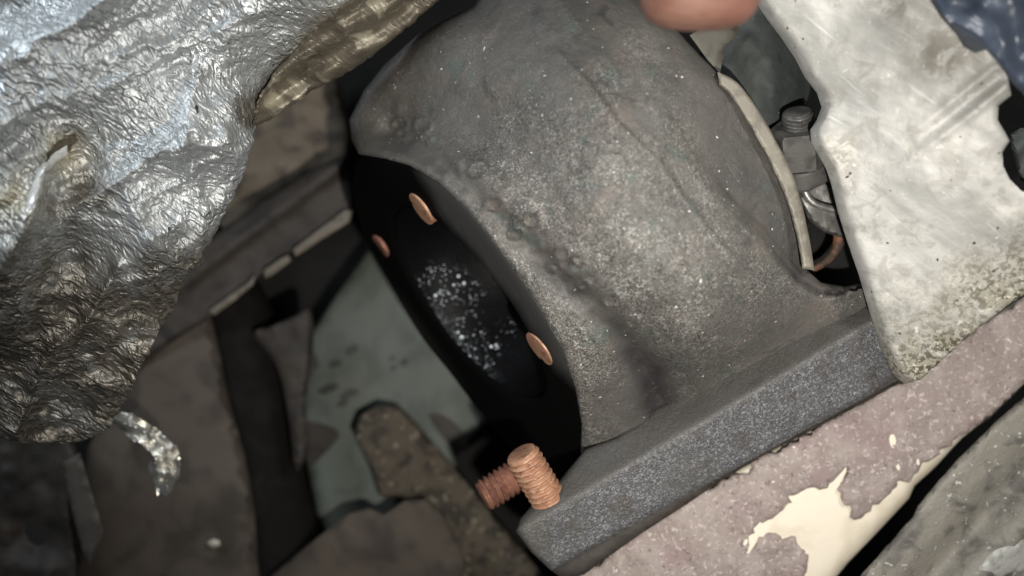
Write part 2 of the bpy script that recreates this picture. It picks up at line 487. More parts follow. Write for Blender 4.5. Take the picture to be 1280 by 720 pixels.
rim = [(449, 193), (480, 198), (512, 207), (547, 228), (583, 262), (616, 303), (650, 350), (680, 397), (703, 440), (719, 485), (727, 530), (726, 566)]
rim_z = [zface(x, y) for x, y in rim]
body_poly = [(x, y, 9) for x, y in rim] + [(745, 582, 0), (790, 572, 0), (840, 545, 0), (930, 492, 0), (1020, 440, 0), (1096, 398, 0),
    (1090, 352, 8), (1056, 358, 10), (1026, 353, 8), (1009, 338, 4), (1002, 300, 5), (984, 240, 7), (958, 182, 8), (930, 132, 9), (900, 96, 14), (880, 74, 26), (850, 42, 34), (820, 14, 40), (790, -6, 40),
    (740, -60, 40), (660, -70, 40), (610, -20, 40), (592, 8, 40), (556, 24, 40), (520, 46, 40), (482, 80, 40), (456, 112, 26), (437, 150, 14), (440, 176, 10)]
ctl = [(x, y, z + 3) for (x, y), z in zip(rim, rim_z)]
# collar crest just inside the rim
for (x, y), z, t in zip(rim, rim_z, np.linspace(0, 1, len(rim))):
    if 1 <= round(t * 11) <= 10: ctl.append((x + 30, y - 18, z + 20))
ctl += [(500, 160, -58), (806, 446, 44), (826, 500, -22),
        (545, 150, 10), (590, 190, 66), (630, 222, 104), (690, 262, 134), (745, 310, 152), (800, 368, 142), (850, 420, 104), (872, 452, 56),
        (760, 210, 168), (850, 270, 160), (920, 335, 128), (700, 120, 140), (620, 100, 84), (545, 90, 14), (490, 112, -50), (455, 146, -92),
        (700, 0, 98), (610, 20, 40), (780, 50, 124), (850, 120, 130), (900, 180, 112), (960, 265, 92), (990, 330, 62),
        (770, 505, 0), (760, 550, -48), (830, 520, -36), (900, 470, -18), (980, 424, -10), (1060, 386, -6), (1020, 362, 22), (940, 400, 62), (1000, 385, 20),
        (660, -60, 30), (740, -50, 40)]
tps = TPS(ctl, 0.004)
crease = np.array([(815, 135), (860, 195), (907, 252), (950, 293), (977, 327), (1000, 352), (1026, 368), (1054, 364)], float)
def polyline_d(P, x, y):
    best = np.full(x.shape, 1e9); sgn = np.zeros(x.shape)
    for a, b in zip(P[:-1], P[1:]):
        dx, dy = b - a; L = dx * dx + dy * dy
        t = np.clip(((x - a[0]) * dx + (y - a[1]) * dy) / L, 0, 1)
        d = np.hypot(x - a[0] - t * dx, y - a[1] - t * dy)
        s = np.sign(dx * (y - a[1]) - dy * (x - a[0]))
        u = d < best; best[u] = d[u]; sgn[u] = s[u]
    return best, sgn
groove = np.array([(490, 168), (545, 200), (598, 246), (640, 290), (690, 335), (740, 382), (785, 430), (815, 470), (826, 512)], float)
seam = np.array([(690, 60), (735, 102), (775, 157), (825, 202), (855, 247), (890, 292), (935, 342), (980, 392)], float)
brng = random.Random(11)
bumps = []
for k in range(46):
    t = brng.uniform(.12, .9); i = t * (len(groove) - 1); j = int(i)
    p = groove[j] + (groove[min(j + 1, len(groove) - 1)] - groove[j]) * (i - j)
    bumps.append((p[0] + brng.uniform(-14, 20), p[1] + brng.uniform(-16, 10), brng.uniform(3, 8), brng.uniform(1.5, 5)))
bumps += [(497, 138, 7, 5), (500, 152, 5, 4), (522, 150, 8, 5), (531, 165, 6, 4), (640, 96, 5, 3), (612, 40, 6, 3), (700, 318, 8, 5), (722, 324, 6, 5), (716, 340, 5, 4), (690, 338, 7, 4), (800, 62, 6, 2), (720, 30, 9, 2)]
rings = [(500, 155, 8, 4), (503, 168, 6, 3.5), (528, 157, 9, 3.5), (533, 172, 6, 3), (597, 212, 10, 3), (617, 254, 9, 4), (645, 292, 8, 4), (665, 275, 9, 3.5), (702, 317, 8, 4), (723, 324, 6, 5), (730, 357, 6, 3), (765, 375, 9, 3.5), (693, 334, 7, 3), (626, 232, 7, 2.5), (790, 402, 7, 3)]
def z_body(x, y, d):
    z = tps(x, y)
    g, _ = polyline_d(groove, x, y)
    z = z - 17 * np.exp(-(g / 16) ** 2)
    c, s = polyline_d(crease, x, y)
    z = z - np.where(s < 0, 1, 0) * 18 * np.clip(c / 10, 0, 1) * np.clip((x - 830) / 80, 0, 1) - 9 * np.exp(-(c / 4.5) ** 2) * np.clip((x - 830) / 90, 0, 1) - 8 * np.exp(-(c / 3.5) ** 2) * np.clip((x - 960) / 40, 0, 1)
    e, es = polyline_d(seam, x, y); fade = np.clip((x - 690) / 60, 0, 1) * np.clip((1000 - x) / 60, 0, 1)
    z = z + fade * (1.2 * np.exp(-(e / 4) ** 2) - np.where(es < 0, 1, 0) * 4.5 * np.clip(e / 5, 0, 1) * np.exp(-e / 45))
    for bx, by, r, h in rings: z = z + 1.7 * h * np.exp(-((np.hypot((x - bx) * .8 + (y - by) * .5, (y - by) - .3 * (x - bx)) - r) / 2.4) ** 2)
    for bx, by, r, h in bumps: z = z + h * np.exp(-((x - bx) ** 2 + (y - by) ** 2) / (r * r))
    return z + fbm(x, y, 60, 3, 5) * 2.6 + fbm(x, y, 14, 2, 8) * 1.1
body = obj('cast_body', surf(body_poly, z_body, 3.0, 60, squash=1.3), CAST, casting, sharp=60)
def lightened_f(x, y, z):  # lifts pale grain at dome centre and rim, painting their light
    g, _ = polyline_d(groove, x, y)
    c, s = polyline_d(crease, x, y)
    r, _ = polyline_d(np.array(rim, float), x, y)
    w = .12 + .85 * np.exp(-((x - 770) / 235) ** 2 - ((y - 320) / 185) ** 2) + .75 * np.exp(-(r / 34) ** 2) * np.clip((x - 480) / 90, 0, 1)
    w = w - .75 * np.exp(-((g - 4) / 18) ** 2) - np.where(s < 0, .65, 0) * np.clip((x - 850) / 50, 0, 1)
    return w + fbm(x, y, 50, 3, 12) * .3
def body_shade_f(x, y, z):  # darkens groove, valley and crease, painting their shade
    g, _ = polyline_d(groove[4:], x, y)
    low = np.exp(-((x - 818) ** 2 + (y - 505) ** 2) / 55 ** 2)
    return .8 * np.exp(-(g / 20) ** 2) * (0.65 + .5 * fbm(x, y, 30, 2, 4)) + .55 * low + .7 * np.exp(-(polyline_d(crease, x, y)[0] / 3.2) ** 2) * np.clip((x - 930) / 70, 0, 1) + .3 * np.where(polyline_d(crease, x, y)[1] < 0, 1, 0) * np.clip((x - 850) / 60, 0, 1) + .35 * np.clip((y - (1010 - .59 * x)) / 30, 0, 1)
paint(body, 'lightened', lightened_f); paint(body, 'dark_tone', body_shade_f)

# outlet flange face, soot and painted shade on its left side
left = [(724, 574), (698, 592), (660, 584), (626, 548), (592, 508), (561, 467), (531, 430), (505, 390), (480, 345), (456, 302), (441, 258), (438, 218)]
outer = catmull(rim + left, 6)
def ellp(r, t):   # point of the flange plane at bolt-circle radius r
    return (CX + r * (math.cos(t) * .6 * 228 + math.sin(t) * .8 * 68), CY + r * (math.cos(t) * .8 * 228 - math.sin(t) * .6 * 68))
INW = np.array([.96 * .8, .96 * .6, -.28])      # into the outlet
def ring_of(r, n=96): return [ellp(r, 2 * math.pi * k / n) for k in range(n)]
def face_ring():
    n = 96
    ang = np.arctan2(((outer[:, 0] - CX) * .8 - (outer[:, 1] - CY) * .6) / 68, ((outer[:, 0] - CX) * .6 + (outer[:, 1] - CY) * .8) / 228) % (2 * math.pi)
    o = np.argsort(ang); A = ang[o]; P = outer[o]
    A = np.r_[A - 2 * math.pi, A, A + 2 * math.pi]; P = np.r_[P, P, P]
    V = []; F = []
    tt = [2 * math.pi * k / n for k in range(n)]
    out = np.array([(np.interp(t, A, P[:, 0]), np.interp(t, A, P[:, 1])) for t in tt])
    inn = np.array([ellp(.66, t) for t in tt])
    rows = []
    ow = W(out[:, 0], out[:, 1], zface(out[:, 0], out[:, 1])); iw = W(inn[:, 0], inn[:, 1], zface(inn[:, 0], inn[:, 1]))
    cen = W(CX, CY, zface(CX, CY))
    rows.append(ow + INW * 22 + (cen - ow) * .16)
    rows.append(ow + INW * 5 + (cen - ow) * .03)
    rows.append(ow + INW * 1 + (cen - ow) * .02)
    for f in (.1, .3, .5, .7, .9): rows.append(ow + (iw - ow) * f + INW * (1.5 * f))
    rows.append(iw + INW * 4); rows.append(iw + INW * 14 + (cen - iw) * .03)
    for i, r in enumerate(rows):
        V += list(r)
        if i:
            for k in range(n):
                b = (k + 1) % n; F.append(((i - 1) * n + k, i * n + k, i * n + b, (i - 1) * n + b))
    return np.array(V), [f[::-1] for f in F]
face = obj('outlet_flange', face_ring(), SOOT_SHADE, casting, sharp=50)
paint(face, 'dark_tone', lambda x, y, z: np.clip(1.1 - ((x - CX) * .8 - (y - CY) * .6 - 40 + fbm(x, y, 40, 2, 3) * 6) / 16, 0, 1) + np.clip((230 - y) / 40, 0, 1) + np.clip((y - 490) / 50, 0, 1) - .3 * np.exp(-((((x - CX) * .8 - (y - CY) * .6) / 66 + .97) / .10) ** 2) * np.exp(-((y - 400) / 70) ** 2))  # soot with shade added leftward, weaker where the left lip is lit
def bore():
    n = 96; V = []; F = []
    inn = np.array([ellp(.655, 2 * math.pi * k / n) for k in range(n)])
    iw = W(inn[:, 0], inn[:, 1], zface(inn[:, 0], inn[:, 1])); cen = W(CX, CY, zface(CX, CY))
    Ls = [8, 22, 40, 60, 80, 100, 125, 150, 180, 215, 250, 300]
    for i, l in enumerate(Ls):
        rr = iw + INW * l + (cen - iw) * (.03 + .0004 * l)
        rr = rr + np.stack([fbm(rr[:, 0], rr[:, 2] + l, 30, 2, 3)] * 3, -1) * 1.2
        V += list(rr)
        if i:
            for k in range(n):
                b = (k + 1) % n; F.append(((i - 1) * n + k, (i - 1) * n + b, i * n + b, i * n + k))
    F.append(tuple((len(Ls) - 1) * n + k for k in range(n)))
    return np.array(V), F
bore_o = obj('outlet_bore', bore(), BORE, casting, sharp=0)
paint(bore_o, 'lip', lambda x, y, z: np.exp(-((((x - CX) * .8 - (y - CY) * .6) / 68 + .50) / .10) ** 2) * np.exp(-(((x - 585) * .6 + (y - 430) * .8) / 70) ** 2))  # where pale specks paint the highlight on the lip
paint(bore_o, 'glint_mask', lambda x, y, z: np.clip(1.2 - np.abs(((x - 582) * .6 + (y - 400) * .8) / 88) ** 2 - np.abs(((x - 572) * .8 - (y - 385) * .6) / 50) ** 2, 0, 1) * np.clip((fbm(x, y, 28, 2, 3) + .75), 0, 1))  # where glints are painted on the bore wall
NORM = -INW
for (hx, hy, r, dz) in ((525, 262, 24, -.6), (673, 437, 25, -.6), (475, 308, 19, .2)):
    p = W(hx, hy, zface(hx, hy)) + NORM * dz
    b = p + INW * 26
    obj('stud_end', revolve([(0, r), (25, r), (26.3, r * .97), (26.6, r * .90), (26.6, r * .4), (26.5, .4)], b, NORM, 28), SHADE_COPPER if hx == 475 else COPPER, casting, label='copper coloured stud end set in the black outlet flange')

# mounting flange (thick bar) with its stud
def bar_s(x, y): # signed distance to the front edge of the bar, positive on the back side
    return ((y - 632) * -393 - (x - 700) * -(-232) * 1.0) / 456.0 if False else -(((x - 700) * 232 + (y - 632) * 393) / 456.4)
flange_poly = [(732, 562, 5), (700, 600, 6), (674, 622, 7), (651, 648, 8), (645, 664, 8), (664, 690, 6), (689, 713, 5), (820, 641, 5), (960, 563, 5), (1060, 509, 5), (1124, 474, 6), (1112, 440, 5), (1098, 400, 4), (1100, 380, 4),
               (1060, 380, 2), (1000, 410, 2), (900, 465, 2), (820, 512, 2), (770, 548, 2)]
def z_fl(x, y, d):
    s = bar_s(x, y)
    a = 10 + .38 * s; b = 10 - 1.15 * s
    k = 2.5
    z = -k * np.log(np.exp(-a / k) + np.exp(-b / k))
    return z + fbm(x, y, 50, 2, 9) * 2 + fbm(x, y, 12, 2, 19) * .7
mf = obj('mounting_flange', surf(flange_poly, z_fl, 4.5, 55, squash=1.2), FLANGE, casting, sharp=60)
paint(mf, 'dark_tone', lambda x, y, z: np.clip(.85 * np.clip((bar_s(x, y) + 8) / 10, 0, 1) + .35 * np.clip(fbm(x, y, 40, 2, 22), 0, 1) + .75 * np.clip((700 - x) / 28, 0, 1), 0, 1))
st = W(692, 634, -20)
ax = W(651, 566, 6) - st
obj('threaded_stud', thread(st, ax, np.linalg.norm(ax), 23, 8.6, ref=(.2, .1, 1)), COPPER, casting, label='bright copper coloured threaded stud standing on the mounting flange')
s2 = W(668, 580, -130); ax2 = W(603, 621, -105) - s2
obj('threaded_stud', thread(s2, ax2, np.linalg.norm(ax2), 23, 8.2, ref=(.2, .1, 1)), SHADE_COPPER, casting, label='shaded copper coloured threaded stud pointing down behind the bright one')

# seal ring on the right edge of the body
ring_out = [(897, 90), (914, 98), (928, 110), (951, 142), (972, 180), (990, 216), (1003, 258), (1012, 300), (1018, 338)]
ring_in = [(1003, 336), (997, 300), (986, 259), (971, 221), (954, 186), (933, 150), (913, 119), (899, 106)]
obj('seal_ring', surf(catmull([(x, y, 2) for x, y in ring_out], 4, False).tolist() + catmull([(x, y, 2) for x, y in ring_in], 4, False).tolist(),
    lambda x, y, d: 92 - (y - 90) * .10 + fbm(x, y, 40, 2, 4) * .8, 3, 45), STEEL, casting, sharp=50)

# ================================================================== GASKET + MANIFOLD
gk = obj('flange_gasket', surf([(688, 712), (704, 724), (730, 718), (800, 668), (853, 634), (900, 602), (960, 566), (1060, 514), (1126, 478), (1118, 468), (960, 556), (820, 634)],
    lambda x, y, d: -58 + fbm(x, y, 30, 2, 2) * 1.5, 6, 10, radius=3), DARKBROWN, None)
tag(gk, 'thin dark brown gasket edge squeezed below the grey mounting flange', 'gasket')

man = thing('exhaust_manifold', 'pinkish rust covered exhaust manifold with a patch flaked to cream metal', 'manifold', (1000, 640, -150))
def z_man(x, y, d):
    s = ((x - 1000) * .49 + (y - 600) * .87)      # across, towards the lower right
    return -92 - .0016 * (s - 10) ** 2 - .05 * s
man_edge = [(690, 790), (718, 722), (762, 690), (802, 660), (853, 627), (905, 596), (944, 572), (1040, 522), (1128, 474), (1200, 424), (1285, 366), (1420, 280), (1420, 366), (1300, 466), (1276, 484), (1236, 523), (1203, 547), (1168, 585), (1143, 607), (1136, 623), (1092, 670), (1060, 703), (1046, 720), (980, 800)]
base = obj('manifold_body', surf(man_edge, lambda x, y, d: z_man(x, y, d) - 5, 7, 90, radius=20, squash=.9), BARE, man, sharp=60)
crust_poly = [(690, 790), (720, 723), (762, 692), (802, 662), (853, 629), (905, 598), (934, 592), (942, 580), (952, 570), (965, 571), (972, 566), (1040, 524), (1128, 476), (1200, 426), (1285, 368), (1420, 282), (1420, 364),
              (1298, 465), (1274, 482), (1236, 520), (1206, 542), (1184, 556), (1160, 575), (1138, 600), (1120, 606), (1108, 618), (1098, 632), (1085, 641), (1072, 648), (1064, 646), (1062, 634), (1052, 628), (1048, 614), (1054, 604), (1062, 588), (1056, 586),
              (1040, 600), (1034, 608), (1016, 609), (1004, 612), (996, 617), (988, 622), (990, 630), (980, 634), (974, 642), (966, 650), (952, 653), (946, 660), (942, 668), (934, 674), (930, 688), (938, 690),
              (944, 678), (958, 668), (972, 668), (980, 674), (988, 670), (996, 672), (1004, 682), (1010, 698), (1006, 712), (1010, 730), (990, 800)]
cr = obj('rust_crust', surf(crust_poly, lambda x, y, d: z_man(x, y, d) + 2 + fbm(x, y, 12, 3, 3) * 2.0 + fbm(x, y, 50, 2, 8) * 2.5, 4, 9, radius=4, rough_edge=3.6), RUST, man, sharp=60)
for (cx, cy, r) in ((1116, 552, 9), (1122, 584, 4), (1094, 588, 6), (1148, 578, 3.5), (932, 678, 5)):
    pts = []
    for k in range(9):
        a = 2 * math.pi * k / 9; q = r * brng.uniform(.45, 1.25); pts.append((cx + q * math.cos(a) * .7, cy + q * math.sin(a) * 1.2))
    obj('bare_chip', surf(pts, lambda x, y, d: z_man(x, y, d) + 3.2 + 0 * x, 4, 4), BARE, man)

# ================================================================== LOWER RIGHT CASTING
low = thing('lower_casting', 'gritty grey casting with a rounded bright edge in the lower right corner', 'engine casting', (1200, 680, -60))
low_poly = [(1000, 800, 12), (1060, 738, 12), (1076, 720, 12), (1110, 682, 12), (1142, 645, 12), (1148, 632, 12), (1176, 598, 12), (1206, 565, 12), (1240, 532, 12), (1276, 500, 12), (1420, 372, 12), (1420, 820, 0)]
def z_low(x, y, d):
    s = ((x - 1142) * .74 + (y - 650) * .67)
    z = -30 - .10 * s - 22 * np.exp(-((s - 62) / 20) ** 2) + 16 * np.exp(-((s - 108) / 26) ** 2)
    return z + fbm(x, y, 60, 2, 14) * 3 + fbm(x, y, 10, 2, 7) * .8
obj('casting_body', surf(low_poly, z_low, 5, 90, rough_edge=.8), LOWER, low, sharp=60)
obj('worn_patch', surf([(1222, 712), (1240, 690), (1262, 684), (1290, 668), (1330, 660), (1330, 706), (1280, 712), (1250, 722)], lambda x, y, d: z_low(x, y, d) + 2.5, 5, 5, radius=2, rough_edge=3),
    m_plain('bright_worn_metal', (0.5, 0.5, 0.47), .55, .2, (0.33, 0.33, 0.30), 22, grain=6, gb=1.5), low, label='pale rubbed patch on the lower casting')

# ================================================================== PALE PLATE ON THE RIGHT
plate_poly = [(938, -60), (946, -2), (962, 22), (980, 46), (996, 70), (1010, 96), (1024, 114), (1030, 132), (1024, 148), (1016, 160), (1017, 176), (1026, 192), (1036, 210), (1042, 228), (1050, 262), (1062, 300), (1076, 340), (1090, 388), (1104, 432), (1118, 464), (1133, 478),
              (1152, 474), (1176, 452), (1202, 428), (1236, 400), (1262, 380), (1290, 362), (1400, 300), (1400, 262), (1300, 250), (1276, 238), (1262, 224), (1254, 208), (1253, 190), (1262, 176), (1254, 162), (1247, 150), (1248, 132), (1264, 119), (1260, 98), (1240, 62), (1204, 16), (1170, -60)]
ptps = TPS([(945, 0, 120), (1030, 130, 96), (1016, 170, 92), (1080, 340, 62), (1133, 478, 30), (1200, 0, 210), (1250, 150, 190), (1280, 360, 110), (1150, 250, 128), (1080, 100, 132), (1200, 400, 80), (1400, 280, 170)], .01)
scr = np.array([(1120, 196), (1180, 152), (1250, 96)], float); scr2 = np.array([(1060, 140), (1130, 90), (1200, 60)], float)
def z_plate(x, y, d):
    a, _ = polyline_d(scr, x, y); b, _ = polyline_d(scr2, x, y)
    return ptps(x, y) + np.clip((x - 1115) / 90, 0, 1) * (-5 * np.exp(-((a) / 8) ** 2) + 3.5 * np.exp(-((a - 13) / 5) ** 2)) - 1.5 * np.exp(-(b / 14) ** 2) + fbm(x, y, 90, 3, 3) * 2.2 + fbm(x, y, 16, 2, 6) * .5 + 6 * np.exp(-((x - 1026) ** 2 + (y - 172) ** 2) / 30 ** 2)
plate_poly = [(x + 7 if x < 1140 else x, y) for x, y in plate_poly]
pl = obj('shield_plate', surf(plate_poly, z_plate, 5, 30, radius=2.5, flare=(-10, 2)), PLATE, None, sharp=55)
tag(pl, 'pale weathered metal shield plate with wavy left edge and grimy lower corner', 'shield plate')
def grime_f(x, y, z):
    s = ((x - 1180) * .55 + (y - 420) * .84)
    return np.clip((s + 105) / 120, 0, 1) ** 1.3 * (.9 + .35 * fbm(x, y, 40, 3, 4)) + .35 * np.exp(-((x - 1050) ** 2 + (y - 195) ** 2) / 24 ** 2)
paint(pl, 'grime', grime_f)
paint(pl, 'stain', lambda x, y, z: 1.2 * np.exp(-((x - 1180) ** 2 + (y - 68) ** 2) / 34 ** 2) + .8 * np.exp(-((x - 1056) ** 2 + (y - 190) ** 2) / 26 ** 2) + .7 * np.exp(-((x - 1120) ** 2 + (y - 5) ** 2) / 30 ** 2) + .5 * np.exp(-((x - 1075) ** 2 + (y - 290) ** 2) / 18 ** 2))

fit = obj('grey_fitting', surf([(1262, 168), (1276, 160), (1330, 158), (1340, 220), (1300, 236), (1276, 226), (1266, 196)], lambda x, y, d: 60 + 6 * np.sin((x + y) / 9.0) + fbm(x, y, 20, 2, 4) * 3, 4, 40, radius=10), GREYCAST, None)
tag(fit, 'small grey fitting behind the scalloped notch at the right end of the pale plate', 'fitting')
# dark blue film lying over the plate's upper corner
blue_poly = [(1148, -60), (1160, -4), (1176, 22), (1196, 44), (1204, 58), (1218, 66), (1232, 62), (1246, 76), (1262, 100), (1284, 124), (1300, 150), (1420, 190), (1420, -60)]
btps = TPS([(1160, 0, 232), (1204, 55, 224), (1232, 66, 224), (1284, 124, 226), (1230, 10, 262), (1280, 50, 258), (1400, 100, 270), (1400, -50, 290)], .01)
def z_blue(x, y, d):
    u, v = rotxy(x, y, 45); return btps(x, y) + 9 * np.sin(v / 15 + fbm(x, y, 60, 2, 3) * 1.6) + fbm(x, y, 40, 3, 9) * 7
bl = obj('blue_cover', surf(blue_poly, z_blue, 6, 8, radius=7, smooth=False, flare=(2, 0)), BLUE, None, sharp=60)
tag(bl, 'dark blue glossy creased cover over the upper corner of the pale plate', 'cover')

# ================================================================== PARTS IN THE GAP
hc = thing('turbo_center_casting', 'dark green grey lumpy casting seen between the elbow and the plate', 'engine casting', (950, 120, -60))
gt = TPS([(890, 60, 0), (900, 20, 20), (940, 60, 30), (970, 110, 20), (940, 160, -10), (1000, 60, -20), (1010, 150, -60), (980, 190, -50), (900, 120, -10), (960, 0, 20)], .02)
obj('casting_lump', surf([(868, 84), (896, 24), (910, -30), (990, -30), (1010, 60), (1012, 120), (1000, 150), (994, 190), (984, 230), (930, 190), (880, 110)],
    lambda x, y, d: gt(x, y) + 7 * np.exp(-((x - 965) / 10) ** 2) * (y > 70) + fbm(x, y, 30, 3, 5) * 5 - 0, 5, 60, radius=14, smooth=True), GREYCAST, hc, sharp=60)
tab = obj('steel_tab', surf([(862, 44), (880, 34), (916, 26), (926, 40), (906, 56), (900, 92), (884, 74)], lambda x, y, d: 66 - (x - 862) * .25 + 0 * x, 5, 10, radius=2), m_plain('dark_beige_steel', (.075, .07, .055), .6, .1, (.05, .046, .037), 20, grain=6, gb=.6), None)
tag(tab, 'small dull beige steel tab under the fingertip beside the elbow', 'bracket')

stn = thing('stud_with_nut', 'dark hex nut on a threaded stud between the seal ring and the plate', 'nut', (1000, 190, -30))
nb = W(1004, 232, -20); na = W(998, 160, 22) - nb; nl = np.linalg.norm(na)
obj('stud', thread(nb, na, nl * 1.28, 19, 5, ref=(.2, .1, 1)), NUTM, stn)
obj('hex_nut', revolve([(nl * .42, 34), (nl * .45, 37), (nl * .98, 37), (nl * 1.03, 33), (nl * 1.03, 19)], nb, na, 6, ref=(.7, .1, 1)), NUTM, stn, sharp=30)
obj('washer', revolve([(nl * .12, 31), (nl * .14, 33), (nl * .38, 33), (nl * .41, 31)], nb, na, 28, ref=(.2, .1, 1)), NUTM, stn, sharp=30)
cl = thing('clamp_bracket', 'dark stepped clamp bracket with a bright bent edge below the hex nut', 'bracket', (1025, 260, -40))
obj('bracket_plate', surf([(990, 216), (1008, 214), (1044, 232), (1056, 268), (1060, 300), (1030, 290), (1012, 276), (1000, 250)], lambda x, y, d: -36 - .1 * (y - 216) + fbm(x, y, 20, 2, 1) * 1.5, 4, 30, radius=5), NUTM, cl)
obj('bent_edge', tube([list(W(x, y, z)) for x, y, z in ((994, 222, -24), (1003, 232, -25), (1011, 248, -27), (1024, 257, -28), (1052, 264, -30))], [5, 5, 5, 5, 5], 10), m_plain('worn_steel_edge', (.32, .31, .29), .4, .6, (.2, .2, .19), 12, grain=5, gb=.5), cl)
rl = obj('rusty_link', tube([list(W(x, y, z)) for x, y, z in ((1046, 284, -70), (1049, 300, -66), (1042, 316, -70), (1028, 330, -78), (1010, 338, -86))], [6, 8, 6, 5, 5], 10), ORANGE, None)
tag(rl, 'rusty orange bent link in the dark gap below the clamp bracket', 'link')
inn = obj('dark_inner_housing', surf([(1008, 270), (1060, 280), (1100, 380), (1060, 400), (1000, 380)], lambda x, y, d: -150 + fbm(x, y, 40, 2, 6) * 6, 8, 60, radius=10), BLACK, None)
tag(inn, 'dark housing deep in the gap under the rusty link', 'housing')

# ================================================================== FOIL HEAT SHIELD
foil_poly = [(-90, -70), (560, -70), (540, -8), (512, 22), (484, 44), (452, 72), (420, 92), (392, 106), (362, 122), (338, 140), (322, 152), (317, 166), (310, 198), (300, 226), (284, 262), (268, 292), (256, 316), (256, 330), (246, 336), (236, 342), (226, 364), (216, 388), (204, 408), (192, 428), (180, 456), (164, 486), (150, 512), (132, 540), (104, 550), (64, 556), (30, 552), (4, 548), (-90, 556)]
ft = TPS([(-80, -60, 170), (0, 0, 160), (150, 50, 140), (300, 0, 110), (420, 20, 60), (520, -20, -10), (520, 10, -35), (430, 80, -45), (345, 130, -40), (400, 60, 10), (380, 100, -40), (300, 150, 60), (310, 190, 30), (250, 250, 60), (200, 150, 115), (260, 320, 5), (220, 370, -10), (60, 200, 140), (30, 260, 165), (110, 230, 110), (180, 420, -20),
          (80, 320, 80), (100, 420, 30), (0, 400, 90), (140, 530, -60), (60, 545, -30), (0, 540, 10), (-80, 300, 160), (-80, 540, 20), (170, 300, 90)], .01)
fold1 = np.array([(130, 190), (160, 250), (190, 300), (235, 340)], float)
fold2 = np.array([(60, 190), (40, 270), (0, 340)], float)
fold3 = np.array([(20, 540), (60, 440), (110, 400), (150, 330)], float)
fold4 = np.array([(330, 130), (400, 60), (470, 20), (540, -10)], float)
fold5 = np.array([(130, 110), (230, 60), (330, 10)], float)
fold6 = np.array([(250, 90), (225, 170), (255, 260), (250, 330)], float)
def z_foil(x, y, d):
    z = ft(x, y)
    for P, h, w in ((fold1, 14, 14), (fold2, 22, 16), (fold3, 16, 12), (fold4, -26, 14), (fold5, 12, 16), (fold6, 10, 12)):
        a, s = polyline_d(P, x, y); z = z + h * np.exp(-np.abs(a) / w)
    wx = x + fbm(x, y, 40, 2, 3) * 14; wy = y + fbm(x, y, 40, 2, 8) * 14
    u, v = rotxy(wx, wy, -32)
    up = np.clip((330 - y) / 200, 0.25, 1)
    z = z + 17 * (ridge(u * .4, v, 105, 51) - .3) + 5 * (ridge(u * .4, v, 42, 21) - .3) + 1.6 * (ridge(u * .5, v, 17, 5)) + .9 * ridge(u * .6, v, 8.5, 15)
    z = z + fbm(x, y, 110, 2, 17) * 13 + 6 * np.abs(fbm(wx, wy, 60, 1, 27))
    return z
fo = thing('foil_heat_shield', 'large crumpled silver foil heat shield filling the upper left, grimy towards its lower edge', 'heat shield', (180, 260, 0))
fs = obj('foil_sheet', surf(foil_poly, z_foil, 3.3, 5, rough_edge=2.5), FOIL, fo, sharp=0)
def dirt_f(x, y, z):
    a = np.clip((y - (330 - .55 * (x - 60))) / 170, 0, 1) if False else np.clip(((y - 235) + .10 * (x - 150)) / 150, 0, 1)
    b = np.clip(((x - 330) * .55 + (y - 60) * .6) / 40, 0, 1) * np.clip((170 - y) / 40, 0, 1)
    c = np.exp(-((x - 95) ** 2 + (y - 235) ** 2) / 46 ** 2) * .6
    right = np.clip((x - 175) / 60, 0, 1) * np.clip((330 - y) / 60, 0, 1)
    return np.clip(a * (1 - .75 * right), 0, 1) * .88 + b * .8 + c + .16 * fbm(x, y, 40, 3, 31) + .12
paint(fs, 'dirt', dirt_f)
paint(fs, 'gold', lambda x, y, z: np.exp(-((x - 78) ** 2 + (y - 190) ** 2) / 30 ** 2) + .8 * np.exp(-((x - 15) ** 2 + (y - 250) ** 2) / 36 ** 2) + 1.0 * np.exp(-((x - 430) ** 2 + (y - 60) ** 2) / 45 ** 2))
obj('folded_edge', surf([(316, 158), (338, 150), (362, 133), (392, 114), (420, 99), (452, 80), (486, 52), (514, 32), (552, -4), (584, -70), (470, -70), (444, -6), (404, 26), (376, 54), (346, 86), (324, 118)],
    lambda x, y, d: z_foil(x, y, d) * .35 + ft(x, y) * .4 + 22 + 7 * np.sin(((x - 330) * .55 + (y - 140) * .83) / 5.5 + fbm(x, y, 40, 2, 3)) , 3.5, 5, radius=8, rough_edge=2), m_fold(), fo, label='brownish folded strip along the foil edge')
# the torn hole with its lifted lip
obj('torn_hole', surf([(57, 206), (60, 192), (70, 180), (82, 172), (94, 166), (98, 176), (90, 186), (82, 194), (70, 200), (62, 208)], lambda x, y, d: z_foil(x, y, d) + 4, 3.5, 4, rough_edge=2), m_plain('torn_brown_edge', (.13, .11, .075), .7, .3, (.05, .042, .03), 10, grain=5, gb=2), fo, label='torn brown hole in the foil')
obj('lifted_lip', surf([(70, 190), (84, 182), (86, 194), (72, 202), (58, 214), (52, 240), (38, 268), (28, 276), (36, 244), (46, 214)], lambda x, y, d: z_foil(x, y, d) + 6 + d * .6, 3.5, 4, rough_edge=1.5, seed=4), m_plain('clean_bright_foil', (.86, .86, .83), .38, .55, (.75, .75, .7), 18, grain=9, gb=2), fo, label='clean bright lifted lip beside the torn hole')

